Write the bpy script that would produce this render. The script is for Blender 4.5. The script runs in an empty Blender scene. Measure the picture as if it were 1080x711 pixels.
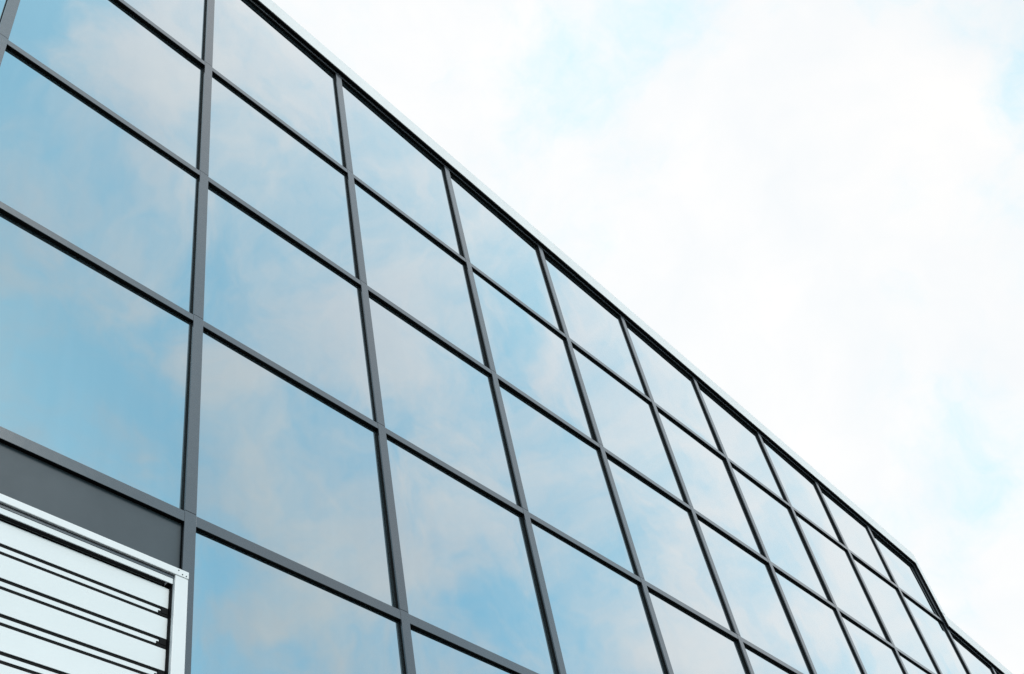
import bpy, bmesh, math, random
from mathutils import Vector, Matrix

random.seed(11)
scene = bpy.context.scene
COL = scene.collection
S = 1.5            # one bay of the curtain wall, metres
Z0 = 11.154        # height of the zero line under the roof edge

# ------------------------------------------------------------------ helpers
def P(x, y, z):                       # bay units -> metres
    return Vector((x * S, y * S, z * S + Z0))

def tag(o, label=None, cat=None, group=None, kind=None):
    if label: o['label'] = label
    if cat: o['category'] = cat
    if group: o['group'] = group
    if kind: o['kind'] = kind
    return o

def empty(name, loc):
    o = bpy.data.objects.new(name, None)
    o.location = loc
    COL.objects.link(o)
    return o

def hexa(bm, pts):
    """eight points: four of one end, four of the other, same winding"""
    v = [bm.verts.new(p) for p in pts]
    for f in ((0, 1, 2, 3), (7, 6, 5, 4), (0, 4, 5, 1), (1, 5, 6, 2), (2, 6, 7, 3), (3, 7, 4, 0)):
        bm.faces.new([v[i] for i in f])

def box(bm, x0, x1, y0, y1, z0, z1, dz=0.0):
    """box in bay units; the x1 end is lowered by dz (a sloped bar)"""
    hexa(bm, [P(x0, y0, z0), P(x0, y1, z0), P(x0, y1, z1), P(x0, y0, z1),
              P(x1, y0, z0 - dz), P(x1, y1, z0 - dz), P(x1, y1, z1 - dz), P(x1, y0, z1 - dz)])

def build(name, bm, mat, parent=None, bevel=0.0, smooth=False):
    bmesh.ops.recalc_face_normals(bm, faces=bm.faces)
    me = bpy.data.meshes.new(name)
    base = parent.matrix_world.translation if False else (parent.location if parent else Vector((0, 0, 0)))
    bmesh.ops.translate(bm, verts=bm.verts, vec=-Vector(base))
    bm.to_mesh(me); bm.free()
    o = bpy.data.objects.new(name, me)
    COL.objects.link(o)
    me.materials.append(mat)
    if smooth:
        for p in me.polygons: p.use_smooth = True
    if parent: o.parent = parent
    if bevel:
        m = o.modifiers.new('edge', 'BEVEL'); m.width = bevel; m.segments = 2; m.limit_method = 'ANGLE'
    return o

# ------------------------------------------------------------------ materials
def new_mat(name):
    m = bpy.data.materials.new(name); m.use_nodes = True
    nt = m.node_tree; nt.nodes.clear()
    out = nt.nodes.new('ShaderNodeOutputMaterial')
    return m, nt, out

def node(nt, t, **kw):
    n = nt.nodes.new(t)
    for k, v in kw.items(): setattr(n, k, v)
    return n

def noise(nt, scale, detail=4, rough=.55, vec=None, stretch=None):
    n = node(nt, 'ShaderNodeTexNoise'); n.inputs['Scale'].default_value = scale
    n.inputs['Detail'].default_value = detail; n.inputs['Roughness'].default_value = rough
    if vec is not None:
        if stretch:
            mp = node(nt, 'ShaderNodeMapping'); mp.inputs['Scale'].default_value = stretch
            nt.links.new(vec, mp.inputs['Vector']); vec = mp.outputs['Vector']
        nt.links.new(vec, n.inputs['Vector'])
    return n

def ramp(nt, src, stops):
    r = node(nt, 'ShaderNodeValToRGB')
    while len(r.color_ramp.elements) < len(stops): r.color_ramp.elements.new(.5)
    for e, (p, c) in zip(r.color_ramp.elements, stops):
        e.position = p; e.color = (*c, 1) if len(c) == 3 else c
    nt.links.new(src, r.inputs['Fac'])
    return r

def painted(name, c0, c1, rough, metallic=0.0, spec=.5, scale=2.0, streak=(1, 1, .25), bump=0.0, rr=.08, coat=0.0):
    m, nt, out = new_mat(name)
    tc = node(nt, 'ShaderNodeTexCoord')
    geo = node(nt, 'ShaderNodeNewGeometry')
    n = noise(nt, scale, 6, .6, geo.outputs['Position'], streak)
    r = ramp(nt, n.outputs['Fac'], [(.3, c0), (.7, c1)])
    b = node(nt, 'ShaderNodeBsdfPrincipled')
    nt.links.new(r.outputs['Color'], b.inputs['Base Color'])
    b.inputs['Metallic'].default_value = metallic
    b.inputs['Specular IOR Level'].default_value = spec
    b.inputs['Coat Weight'].default_value = coat; b.inputs['Coat Roughness'].default_value = .22
    n2 = noise(nt, scale * 9, 4, .6, geo.outputs['Position'])
    mr = node(nt, 'ShaderNodeMapRange'); mr.inputs['To Min'].default_value = rough - rr; mr.inputs['To Max'].default_value = rough + rr
    nt.links.new(n2.outputs['Fac'], mr.inputs['Value']); nt.links.new(mr.outputs['Result'], b.inputs['Roughness'])
    if bump:
        n3 = noise(nt, 160, 3, .6, geo.outputs['Position'])
        bp = node(nt, 'ShaderNodeBump'); bp.inputs['Strength'].default_value = bump; bp.inputs['Distance'].default_value = .002
        nt.links.new(n3.outputs['Fac'], bp.inputs['Height']); nt.links.new(bp.outputs['Normal'], b.inputs['Normal'])
    nt.links.new(b.outputs['BSDF'], out.inputs['Surface'])
    return m

FRAME = painted('anodised_frame', (.020, .027, .035), (.033, .041, .050), .27, 0.0, .9, 3.0, (1, 1, .3), 0, .05, .8)
RAIL = painted('shaded_white_metal', (.42, .45, .46), (.50, .53, .54), .45, 0, .4, 2.2, (1, 1, .4), .03)
GASKET_AND_SHADE = painted('black_gasket_and_shade', (.005, .0055, .006), (.009, .0095, .010), .7, 0, .12)  # black rubber and fittings, and shade painted under bars and between slats
WHITE = painted('white_coated_metal', (.74, .77, .78), (.84, .86, .87), .38, 0, .5, 2.2, (1, 1, .4), .03)
COPING = painted('weathered_white_coping', (.77, .775, .775), (.84, .845, .845), .5, 0, .4, 1.6, (1, 1, .25), .03)
SLAT = painted('white_slat_paint', (.73, .77, .78), (.80, .83, .84), .4, 0, .5, 3.0, (.4, 1, 1), .03)
SPANDREL = painted('grey_spandrel_panel', (.037, .054, .066), (.056, .076, .090), .5, 0, .4, 1.6, (1, 1, .6), .04)
WALLM = painted('dark_wall_cladding', (.08, .085, .09), (.12, .125, .13), .6, 0, .4)
ROOFM = painted('roof_membrane', (.18, .18, .18), (.26, .26, .25), .8, 0, .3, 1.0, (1, 1, 1), .2)
GROUNDM = painted('asphalt', (.018, .019, .020), (.032, .032, .033), .9, 0, .3, .8, (1, 1, 1), .5)
PAVEM = painted('concrete_paving', (.022, .022, .022), (.035, .035, .034), .8, 0, .3, 1.2, (1, 1, 1), .4)

def glass_material():
    m, nt, out = new_mat('coated_glass')
    geo = node(nt, 'ShaderNodeNewGeometry')
    oi = node(nt, 'ShaderNodeObjectInfo')
    # float-glass ripple
    n = noise(nt, 1.3, 2, .5, geo.outputs['Position'], (1, 1, .7))
    bp = node(nt, 'ShaderNodeBump'); bp.inputs['Strength'].default_value = .35; bp.inputs['Distance'].default_value = .006
    nt.links.new(n.outputs['Fac'], bp.inputs['Height'])
    lw = node(nt, 'ShaderNodeLayerWeight'); lw.inputs['Blend'].default_value = .5
    fr = ramp(nt, lw.outputs['Facing'], [(0.0, (.54,)*3), (.40, (.61,)*3), (.70, (.89,)*3), (1.0, (1,)*3)])
    tint = ramp(nt, lw.outputs['Facing'], [(.2, (.74, .94, 1.0)), (.7, (.94, .99, 1.0))])
    gl = node(nt, 'ShaderNodeBsdfGlossy'); gl.inputs['Roughness'].default_value = .015
    nt.links.new(tint.outputs['Color'], gl.inputs['Color']); nt.links.new(bp.outputs['Normal'], gl.inputs['Normal'])
    # dim interior seen through the coating, and a film of rain dust
    dn = noise(nt, 2.2, 6, .65, geo.outputs['Position'], (5, 1, .35))
    dust = ramp(nt, dn.outputs['Fac'], [(.35, (.02, .04, .048)), (.75, (.065, .085, .095))])
    di = node(nt, 'ShaderNodeBsdfDiffuse'); nt.links.new(dust.outputs['Color'], di.inputs['Color'])
    mx = node(nt, 'ShaderNodeMixShader')
    nt.links.new(fr.outputs['Color'], mx.inputs['Fac'])
    nt.links.new(di.outputs['BSDF'], mx.inputs[1]); nt.links.new(gl.outputs['BSDF'], mx.inputs[2])
    nt.links.new(mx.outputs['Shader'], out.inputs['Surface'])
    return m
GLASS = glass_material()

# ------------------------------------------------------------------ setting
bm = bmesh.new()
hexa_pts = [(-3000, -3000), (3000, -3000), (3000, 3000), (-3000, 3000)]
bm.faces.new([bm.verts.new((x, y, 0)) for x, y in hexa_pts])
g = build('ground', bm, GROUNDM); g['kind'] = 'structure'
bm = bmesh.new()
box(bm, -12, 26, -4.2, -0.02, -Z0 / S + .0027, (-Z0 + .12) / S)
pv = build('pavement', bm, PAVEM); pv['kind'] = 'structure'

# ------------------------------------------------------------------ the building
DEP = .0172                        # how far the caps stand proud of the glass
CW = .046                          # mullion cap width
TH = lambda k: .043 if k == 4 else .034   # transom cap height
TZ = [None, -.9447, -1.942, -2.9353, -3.9262, -4.92, -5.913, -6.906]   # underside of each transom
ZB = -7.30                         # top of the plinth
X_LEFT, X_STEP, X_RIGHT = -2, 10, 14
roof_hi = lambda x: .2857 - .0542 * x
roof_lo = lambda x: -1.015 - .090 * (x - 10)

B = empty('glass_building', (P(6, 3, 0).x, P(6, 3, 0).y, 0))
tag(B, 'glass-fronted building with a dark grid of square panes under a white sloping roof edge', 'building')

def top_z(x, right):               # underside of the head rail
    return roof_lo(x) if right else roof_hi(x)

def pane_mesh(x0, x1, za0, za1, zb0, zb1, n=14, amp=.0, tx=0., tz=0., edge=0., name='glass_pane', mat=GLASS):
    """pane between x0 and x1; za0/za1 bottom at each end, zb0/zb1 top at each end; slight pillow and lean"""
    bm = bmesh.new(); rows = []
    for j in range(n + 1):
        row = []
        for i in range(n + 1):
            u, v = i / n, j / n
            x = x0 + (x1 - x0) * u
            z = (za0 + (za1 - za0) * u) * (1 - v) + (zb0 + (zb1 - zb0) * u) * v
            a, b = 2 * u - 1, 2 * v - 1
            w = (1 - abs(a) ** 3.0) * (1 - abs(b) ** 3.0)
            p = P(x, DEP, z); p.y += amp * w + edge * (1 - abs(a) ** 9) + tx * a * .7 + tz * b * .7
            row.append(bm.verts.new(p))
        rows.append(row)
    for j in range(n):
        for i in range(n):
            bm.faces.new((rows[j][i], rows[j][i + 1], rows[j + 1][i + 1], rows[j + 1][i]))
    o = build(name, bm, mat, B, smooth=True)
    return o

R = random.Random(5)
for i in range(X_LEFT, X_RIGHT):
    right = i >= X_STEP
    for j in range(0, 7):
        if right and j == 0: continue
        first = (j == 1) if right else (j == 0)
        x0, x1 = i, i + 1
        if first: zt0, zt1 = top_z(i, right) + .01, top_z(i + 1, right) + .01
        else: zt0 = zt1 = TZ[j] + .01
        zb = TZ[j + 1] + .02
        if i < 1 and j >= 4:
            if i >= -1 or True:
                pane_mesh(x0, x1, zb, zb, zt0, zt1, 16, -.003, .001, 0, 0, 'spandrel_panel', SPANDREL)
            continue
        pane_mesh(x0, x1, zb, zb, zt0, zt1, 24, R.uniform(-.0050, .0028), R.uniform(-.0042, .0042), R.uniform(-.0036, .0036), R.uniform(-.0022, .0022))

# transoms: one part per level, butted between the mullions
h = CW / 2
def transom(level, x_from, x_to, zfun):
    bm = bmesh.new()
    for i in range(x_from, x_to):
        z0, z1 = zfun(i + h), zfun(i + 1 - h)
        box(bm, i + h + .0003, i + 1 - h - .0003, .0008, .0035, z0, z0 + TH(level), z0 - z1)
    t = build('transom', bm, FRAME, B, bevel=.0007)
    bm = bmesh.new()                                    # gasket body behind the cap; its black paints in the underside's shade
    for i in range(x_from, x_to):
        z0, z1 = zfun(i + h), zfun(i + 1 - h)
        box(bm, i + h * .9, i + 1 - h * .9, .0037, .05, z0 + .0008, z0 + TH(level) - .0008, z0 - z1)
    q = build('seal_shade', bm, GASKET_AND_SHADE, B); q.parent = t; q.location = (0, 0, 0)
    return t
transom(0, X_LEFT, X_STEP, roof_hi)
transom(0, X_STEP, X_RIGHT, roof_lo)
for k in range(1, 8):
    transom(k, X_LEFT, X_STEP if k == 1 else X_RIGHT, lambda x, k=k: TZ[k])

# mullions: one part per column, in lengths with a hairline joint above each transom
for i in range(X_LEFT, X_RIGHT + 1):
    right = i > X_STEP
    ztop = top_z(i, right) + .035
    cuts = [ztop] + [TZ[k] + TH(k) + .004 for k in range(1, 8) if TZ[k] + TH(k) + .004 < ztop - .1] + [ZB]
    bm = bmesh.new()
    for a, b in zip(cuts[:-1], cuts[1:]):
        box(bm, i - h, i + h, 0, .0065, b + .0012, a - .0012)
    mu = build('mullion', bm, FRAME, B)
    bm = bmesh.new()
    box(bm, i - h * .955, i + h * .955, .0067, .055, ZB, ztop - .02)
    q = build('seal_shade', bm, GASKET_AND_SHADE, B); q.parent = mu; q.location = (0, 0, 0)  # black gasket body, also painting the mullion's side as shaded

# head trim (dark soffit strip) and white coping, both stand proud of the grid
E = .0200; ZT = .027; CH = .165
def head(x0, x1, fun):
    dz = fun(x0) - fun(x1); z = fun(x0)
    bm = bmesh.new(); box(bm, x0, x1, -E, .06, z + ZT, z + ZT + .012, dz)
    build('soffit_trim', bm, GASKET_AND_SHADE, B)
    bm = bmesh.new()
    n = max(1, round((x1 - x0) / 3))           # folded sheets about three bays long, hairline joints
    for k in range(n):
        a, b = x0 + (x1 - x0) * k / n, x0 + (x1 - x0) * (k + 1) / n
        za = fun(a)
        box(bm, a + .0008, b - .0008, -E - .0015, .30, za + ZT + .0121, za + ZT + CH, za - fun(b))
        box(bm, a + .0008, b - .0008, -E + .010, .30, za + ZT + CH + .0002, za + ZT + CH + .022, za - fun(b))
    build('coping', bm, COPING, B, bevel=.004)
XE = X_STEP + .010
head(X_LEFT - .12, XE + .10, roof_hi)
head(X_STEP + .035, X_RIGHT + .12, roof_lo)
zt = roof_hi(XE) + ZT
bm = bmesh.new(); box(bm, XE, XE + .012, -E, .06, roof_lo(10) + .02, zt - .0005)
build('soffit_trim', bm, GASKET_AND_SHADE, B)
bm = bmesh.new(); box(bm, XE + .0121, XE + .10, -E - .0015, .30, roof_lo(10) + ZT + CH + .0005, zt + .011)
build('coping', bm, COPING, B, bevel=.004)

# the body behind the glass
D = 8.0
bm = bmesh.new()
box(bm, X_LEFT - .06, X_STEP, .30, D, roof_hi(X_LEFT - .06) - .04, roof_hi(X_LEFT - .06) + .05, roof_hi(X_LEFT - .06) - roof_hi(X_STEP))
build('roof', bm, ROOFM, B)
bm = bmesh.new()
box(bm, X_STEP + .1, X_RIGHT + .06, .30, D, roof_lo(X_STEP + .1) - .04, roof_lo(X_STEP + .1) + .05, roof_lo(X_STEP + .1) - roof_lo(X_RIGHT + .06))
build('roof', bm, ROOFM, B)
zb = -Z0 / S
bm = bmesh.new(); box(bm, X_LEFT - .08, X_LEFT - .03, .001, D, zb, roof_hi(X_LEFT)); build('side_wall', bm, WALLM, B)
bm = bmesh.new(); box(bm, X_RIGHT + .03, X_RIGHT + .08, .001, D, zb, roof_lo(X_RIGHT)); build('side_wall', bm, WALLM, B)
bm = bmesh.new(); box(bm, X_STEP + .03, X_STEP + .10, .06, D, roof_lo(10) - .05, roof_hi(X_STEP + .1)); build('side_wall', bm, WALLM, B)
bm = bmesh.new(); box(bm, X_LEFT - .06, X_RIGHT + .06, D, D + .05, zb, roof_lo(X_RIGHT)); build('rear_wall', bm, WALLM, B)
bm = bmesh.new(); box(bm, X_LEFT - .06, X_RIGHT + .06, -.01, .10, zb, ZB + .02); build('plinth', bm, WALLM, B)

# ------------------------------------------------------------------ white louvred screen in front of the lower left bays
LY = -.080
LX0, LX1 = -.95, .944
LT = -4.193; LB = -6.35
L = empty('louvre_screen', (P((LX0 + LX1) / 2, -.05, 0).x, P(0, -.05, 0).y, P(0, 0, LB).z))
tag(L, 'white metal louvred screen fixed over the grey panel at lower left of the glass front', 'louvre screen')
PW = .0485; RH = .0260; RD = .028
def lpart(name, boxes, mat, bevel=.003, parent=L):
    bm = bmesh.new()
    for b in boxes: box(bm, *b)
    return build(name, bm, mat, parent, bevel=bevel)
lpart('top_rail', [(LX0, LX1, LY, LY + RD, LT - RH, LT)], WHITE)
lpart('bottom_rail', [(LX0, LX1, LY, LY + RD, LB, LB + RH)], WHITE)
for a in (LX0, LX1 - PW):
    lpart('post', [(a + .0005, a + PW - .001, LY + .0015, LY + .07, LB + RH + .0006, LT - RH - .0006)], WHITE)
lpart('rail_shade', [(LX0 + PW, LX1 - PW, LY + .008, LY + RD - .001, LT - RH - .0115, LT - RH - .0004)], FRAME, 0)  # grey strip painting in the shaded underside of the rail
lpart('side_shade', [(LX1 - PW - .0022, LX1 - PW + .0001, LY + .013, LY + .05, LB + RH + .001, LT - RH - .0120)], GASKET_AND_SHADE, 0)  # black strip painting in shade on the post's inner face
# screw heads on the right end of the top rail
bm = bmesh.new()
for dx, dz in ((.010, .018), (.024, .008), (.038, .007)):
    c = P(LX1 - PW + dx, LY, LT - RH + dz)
    bmesh.ops.create_cone(bm, cap_ends=True, segments=10, radius1=.0032, radius2=.0028, depth=.004,
                          matrix=Matrix.Translation(c) @ Matrix.Rotation(math.pi / 2, 4, 'X'))
build('screw', bm, GASKET_AND_SHADE, L)
xa, xb = LX0 + PW, LX1 - PW
lpart('backing_shade', [(xa - .004, xb + .004, -.026, -.020, LB + .01, LT - .004)], GASKET_AND_SHADE, 0)  # black sheet added behind the slats so the gaps look shaded
BY = LY + .026                      # front of the boards
pitch = .1040
zbot = -4.329                       # lower edge of the first board
def slat(z, hgt):
    bm = bmesh.new()                                   # broad board: white sheet over a black core that paints in underside shade
    box(bm, xa + .002, xb - .002, BY, BY + .0030, z, z + hgt)
    o = build('louvre_slat', bm, SLAT, L, bevel=.0008)
    def sub(name, mat, bev, *boxes):
        q = bmesh.new()
        for bx in boxes: box(q, *bx)
        c = build(name, q, mat, L, bevel=bev); c.parent = o; c.location = (0, 0, 0)
    sub('groove_shade', GASKET_AND_SHADE, 0, (xa + .003, xb - .003, BY + .0031, BY + .0100, z - .0320, z + hgt - .002))  # black block standing in for shade under the board and in the gap
    sub('drip_lip', SLAT, .0006, (xa + .002, xb - .022, BY + .0012, BY + .0030, z - .0240, z - .0102))
    sub('clip', GASKET_AND_SHADE, .001, (xb - .036, xb - .002, BY - .0015, BY + .003, z - .0325, z - .0170),
                              (xb - .027, xb - .004, BY - .0030, BY + .003, z - .0240, z - .0030))
    return o
# a first narrow lip right under the rail
lpart('head_lip', [(xa + .002, xb - .002, LY + .0095, LY + .0125, LT - RH - .0310, LT - RH - .0117)], SLAT, .0012)
lpart('seal_bar', [(xa + .002, xb - .03, BY - .001, BY + .004, zbot + .0712 + .0050, zbot + .0712 + .0068)], FRAME, .001)
k = 0
while zbot - k * pitch > LB + RH + .03:
    slat(zbot - k * pitch, .0695)
    k += 1
# stand-off brackets to the facade
for x in (LX0 + PW / 2, LX1 - PW / 2):
    for z in (LT - .3, (LT + LB) / 2, LB + .3):
        lpart('bracket', [(x - .012, x + .012, LY + .0705, -.0005 if abs(x - round(x)) < .02 else DEP - .001, z - .02, z + .02)], GASKET_AND_SHADE, 0)

# ------------------------------------------------------------------ camera
Rm = ((0.65093423, -0.73928933, -0.17244107), (0.46995796, 0.57083295, -0.6732676), (0.5961746, 0.35721287, 0.71900961))
r, d, f = (Vector(v) for v in Rm)
M3 = Matrix((r, -d, -f)).transposed()
cam = bpy.data.cameras.new('camera'); co = bpy.data.objects.new('camera', cam)
co.matrix_world = Matrix.Translation(P(-0.8176, -2.4593, -6.3692)) @ M3.to_4x4()
cam.sensor_width = 36; cam.lens = 1194.2 / 1080 * 36
cam.clip_start = .05; cam.clip_end = 8000
COL.objects.link(co); scene.camera = co

def look(u, v, mirror=False):       # direction of the sky behind a pixel of the photograph, straight or via the glass
    q = f + r * ((u - 540) / 1194.2) + d * ((v - 355.5) / 1194.2)
    q.normalize()
    if mirror: q.y = -q.y
    return q

# ------------------------------------------------------------------ light
sun_dir = Vector((.02, -.82, .60)).normalized()
sl = bpy.data.lights.new('sun', 'SUN'); so = bpy.data.objects.new('sun', sl); COL.objects.link(so)
sl.energy = 1.9; sl.angle = math.radians(25); sl.color = (1, .965, .92)
so.rotation_euler = sun_dir.to_track_quat('Z', 'Y').to_euler()
so.location = (0, -20, 30)

w = bpy.data.worlds.new('World'); scene.world = w; w.use_nodes = True
nt = w.node_tree; nt.nodes.clear()
out = node(nt, 'ShaderNodeOutputWorld'); bg = node(nt, 'ShaderNodeBackground')
sky = node(nt, 'ShaderNodeTexSky'); sky.sky_type = 'NISHITA'; sky.sun_disc = False
sky.sun_elevation = math.asin(sun_dir.z); sky.sun_rotation = math.atan2(sun_dir.x, sun_dir.y)
sky.air_density = 1.0; sky.dust_density = .6; sky.ozone_density = 1.2
STR = .10
bg.inputs['Strength'].default_value = STR
tc = node(nt, 'ShaderNodeTexCoord'); DIR = tc.outputs['Generated']
nrm = node(nt, 'ShaderNodeVectorMath', operation='NORMALIZE'); nt.links.new(DIR, nrm.inputs[0]); DIR = nrm.outputs['Vector']

def math_(op, a, b=None, clamp=False):
    n = node(nt, 'ShaderNodeMath', operation=op); n.use_clamp = clamp
    for i, v in enumerate((a, b)):
        if v is None: continue
        if isinstance(v, (int, float)): n.inputs[i].default_value = v
        else: nt.links.new(v, n.inputs[i])
    return n.outputs[0]

# soft warp so the cloud edges wander
wn = noise(nt, 5.0, 4, .6, DIR)
wsub = node(nt, 'ShaderNodeVectorMath', operation='SUBTRACT'); nt.links.new(wn.outputs['Color'], wsub.inputs[0]); wsub.inputs[1].default_value = (.5, .5, .5)
wsc = node(nt, 'ShaderNodeVectorMath', operation='SCALE'); nt.links.new(wsub.outputs['Vector'], wsc.inputs[0]); wsc.inputs['Scale'].default_value = .14
wad = node(nt, 'ShaderNodeVectorMath', operation='ADD'); nt.links.new(DIR, wad.inputs[0]); nt.links.new(wsc.outputs['Vector'], wad.inputs[1])
WD = wad.outputs['Vector']

def blob(dirv, deg, amt):
    dt = node(nt, 'ShaderNodeVectorMath', operation='DISTANCE'); nt.links.new(WD, dt.inputs[0]); dt.inputs[1].default_value = dirv
    mr = node(nt, 'ShaderNodeMapRange'); mr.interpolation_type = 'SMOOTHERSTEP'
    mr.inputs['From Min'].default_value = 0; mr.inputs['From Max'].default_value = math.radians(deg)
    mr.inputs['To Min'].default_value = amt; mr.inputs['To Max'].default_value = 0
    nt.links.new(dt.outputs['Value'], mr.inputs['Value'])
    return mr.outputs['Result']

# broad cover: more open sky toward the street side, closed and bright over the roof
sep = node(nt, 'ShaderNodeSeparateXYZ'); nt.links.new(DIR, sep.inputs[0])
cov = node(nt, 'ShaderNodeMapRange'); cov.inputs['From Min'].default_value = -.72; cov.inputs['From Max'].default_value = .05
cov.inputs['To Min'].default_value = .22; cov.inputs['To Max'].default_value = .98
nt.links.new(sep.outputs['Y'], cov.inputs['Value'])
n1 = noise(nt, 6.5, 7, .6, WD)
n3 = noise(nt, 17, 6, .62, WD)
dens = math_('ADD', cov.outputs['Result'], math_('MULTIPLY', math_('SUBTRACT', n1.outputs['Fac'], .5), 1.7))
dens = math_('ADD', dens, math_('MULTIPLY', math_('SUBTRACT', n3.outputs['Fac'], .5), 1.5))
BLOBS = [ # (u, v, via glass, radius deg, amount): + cloud, - open blue
    (30, 20, 1, 6, -.8), (60, 120, 1, 6, -.25), (60, 400, 1, 9, -.16), (150, 440, 1, 5, -.2),
    (150, 100, 1, 5, .8), (160, 230, 1, 5, .35), (290, 60, 1, 7, .5), (350, 330, 1, 5, .35), (260, 300, 1, 5, -.3),
    (240, 390, 1, 3, .4), (330, 460, 1, 5, -.2), (240, 500, 1, 5, .3), (225, 600, 1, 2.5, -.4), (330, 640, 1, 6, .45),
    (450, 310, 1, 3.5, .35), (430, 400, 1, 6, .2), (460, 580, 1, 6, .4), (560, 660, 1, 4, -.35), (520, 230, 1, 5, -.25),
    (590, 390, 1, 3, .35), (530, 320, 1, 4, -.25), (700, 490, 1, 4, -.3), (640, 600, 1, 4, -.2), (660, 420, 1, 3, .3), (740, 520, 1, 3, .25),
    (580, 70, 0, 6, -.50), (710, 10, 0, 5, -.45), (640, 100, 0, 4, -.3), (1065, 90, 0, 6, -.30), (1060, 490, 0, 6, -.40), (800, 350, 0, 12, .6), (900, 150, 0, 9, .5),
]
for u, v, mir, deg, amt in BLOBS:
    dens = math_('ADD', dens, blob(look(u, v, bool(mir)), deg * (1.15 if mir else 1), amt * (.72 if mir else 1)))
mask = node(nt, 'ShaderNodeMapRange'); mask.interpolation_type = 'SMOOTHSTEP'
mask.inputs['From Min'].default_value = -.20; mask.inputs['From Max'].default_value = 1.05
nt.links.new(dens, mask.inputs['Value'])
# cloud colour: grey-lilac bellies to white
n2 = noise(nt, 8, 6, .55, WD)
cl0 = ramp(nt, n2.outputs['Fac'], [(.3, (7.5, 8.1, 8.9)), (.7, (9.3, 9.25, 9.45))])      # street side: warm grey-lilac bellies
cl1 = ramp(nt, n2.outputs['Fac'], [(.3, (9.5, 9.85, 10.1)), (.7, (10.5, 10.4, 10.3))])    # overhead: thin bright cloud
side = node(nt, 'ShaderNodeMapRange'); side.inputs['From Min'].default_value = -.5; side.inputs['From Max'].default_value = -.05
nt.links.new(sep.outputs['Y'], side.inputs['Value'])
cl = node(nt, 'ShaderNodeMix', data_type='RGBA'); nt.links.new(side.outputs['Result'], cl.inputs['Factor'])
nt.links.new(cl0.outputs['Color'], cl.inputs['A']); nt.links.new(cl1.outputs['Color'], cl.inputs['B'])
bright = node(nt, 'ShaderNodeMapRange'); bright.inputs['From Min'].default_value = -.75; bright.inputs['From Max'].default_value = .15
bright.inputs['To Min'].default_value = .92; bright.inputs['To Max'].default_value = .98
nt.links.new(sep.outputs['Y'], bright.inputs['Value'])
csc = node(nt, 'ShaderNodeVectorMath', operation='SCALE'); nt.links.new(cl.outputs['Result'], csc.inputs[0]); nt.links.new(bright.outputs['Result'], csc.inputs['Scale'])
# thin haze lifts the open sky a little
ssc = node(nt, 'ShaderNodeVectorMath', operation='MULTIPLY_ADD'); nt.links.new(sky.outputs['Color'], ssc.inputs[0])
ssc.inputs[1].default_value = (1.0, 1.25, 1.2); ssc.inputs[2].default_value = (1.7, 3.5, 3.9)
mix = node(nt, 'ShaderNodeMix', data_type='RGBA'); mix.clamp_factor = True
nt.links.new(mask.outputs['Result'], mix.inputs['Factor'])
over = node(nt, 'ShaderNodeMix', data_type='RGBA'); nt.links.new(side.outputs['Result'], over.inputs['Factor'])
nt.links.new(ssc.outputs['Vector'], over.inputs['A']); over.inputs['B'].default_value = (6.6, 9.3, 10.3, 1)   # milky haze toward the hidden sun's side
nt.links.new(over.outputs['Result'], mix.inputs['A']); nt.links.new(csc.outputs['Vector'], mix.inputs['B'])
nt.links.new(mix.outputs['Result'], bg.inputs['Color'])
nt.links.new(bg.outputs['Background'], out.inputs['Surface'])

scene.view_settings.view_transform = 'Standard'; scene.view_settings.look = 'None'
scene.view_settings.exposure = 0; scene.view_settings.gamma = 1
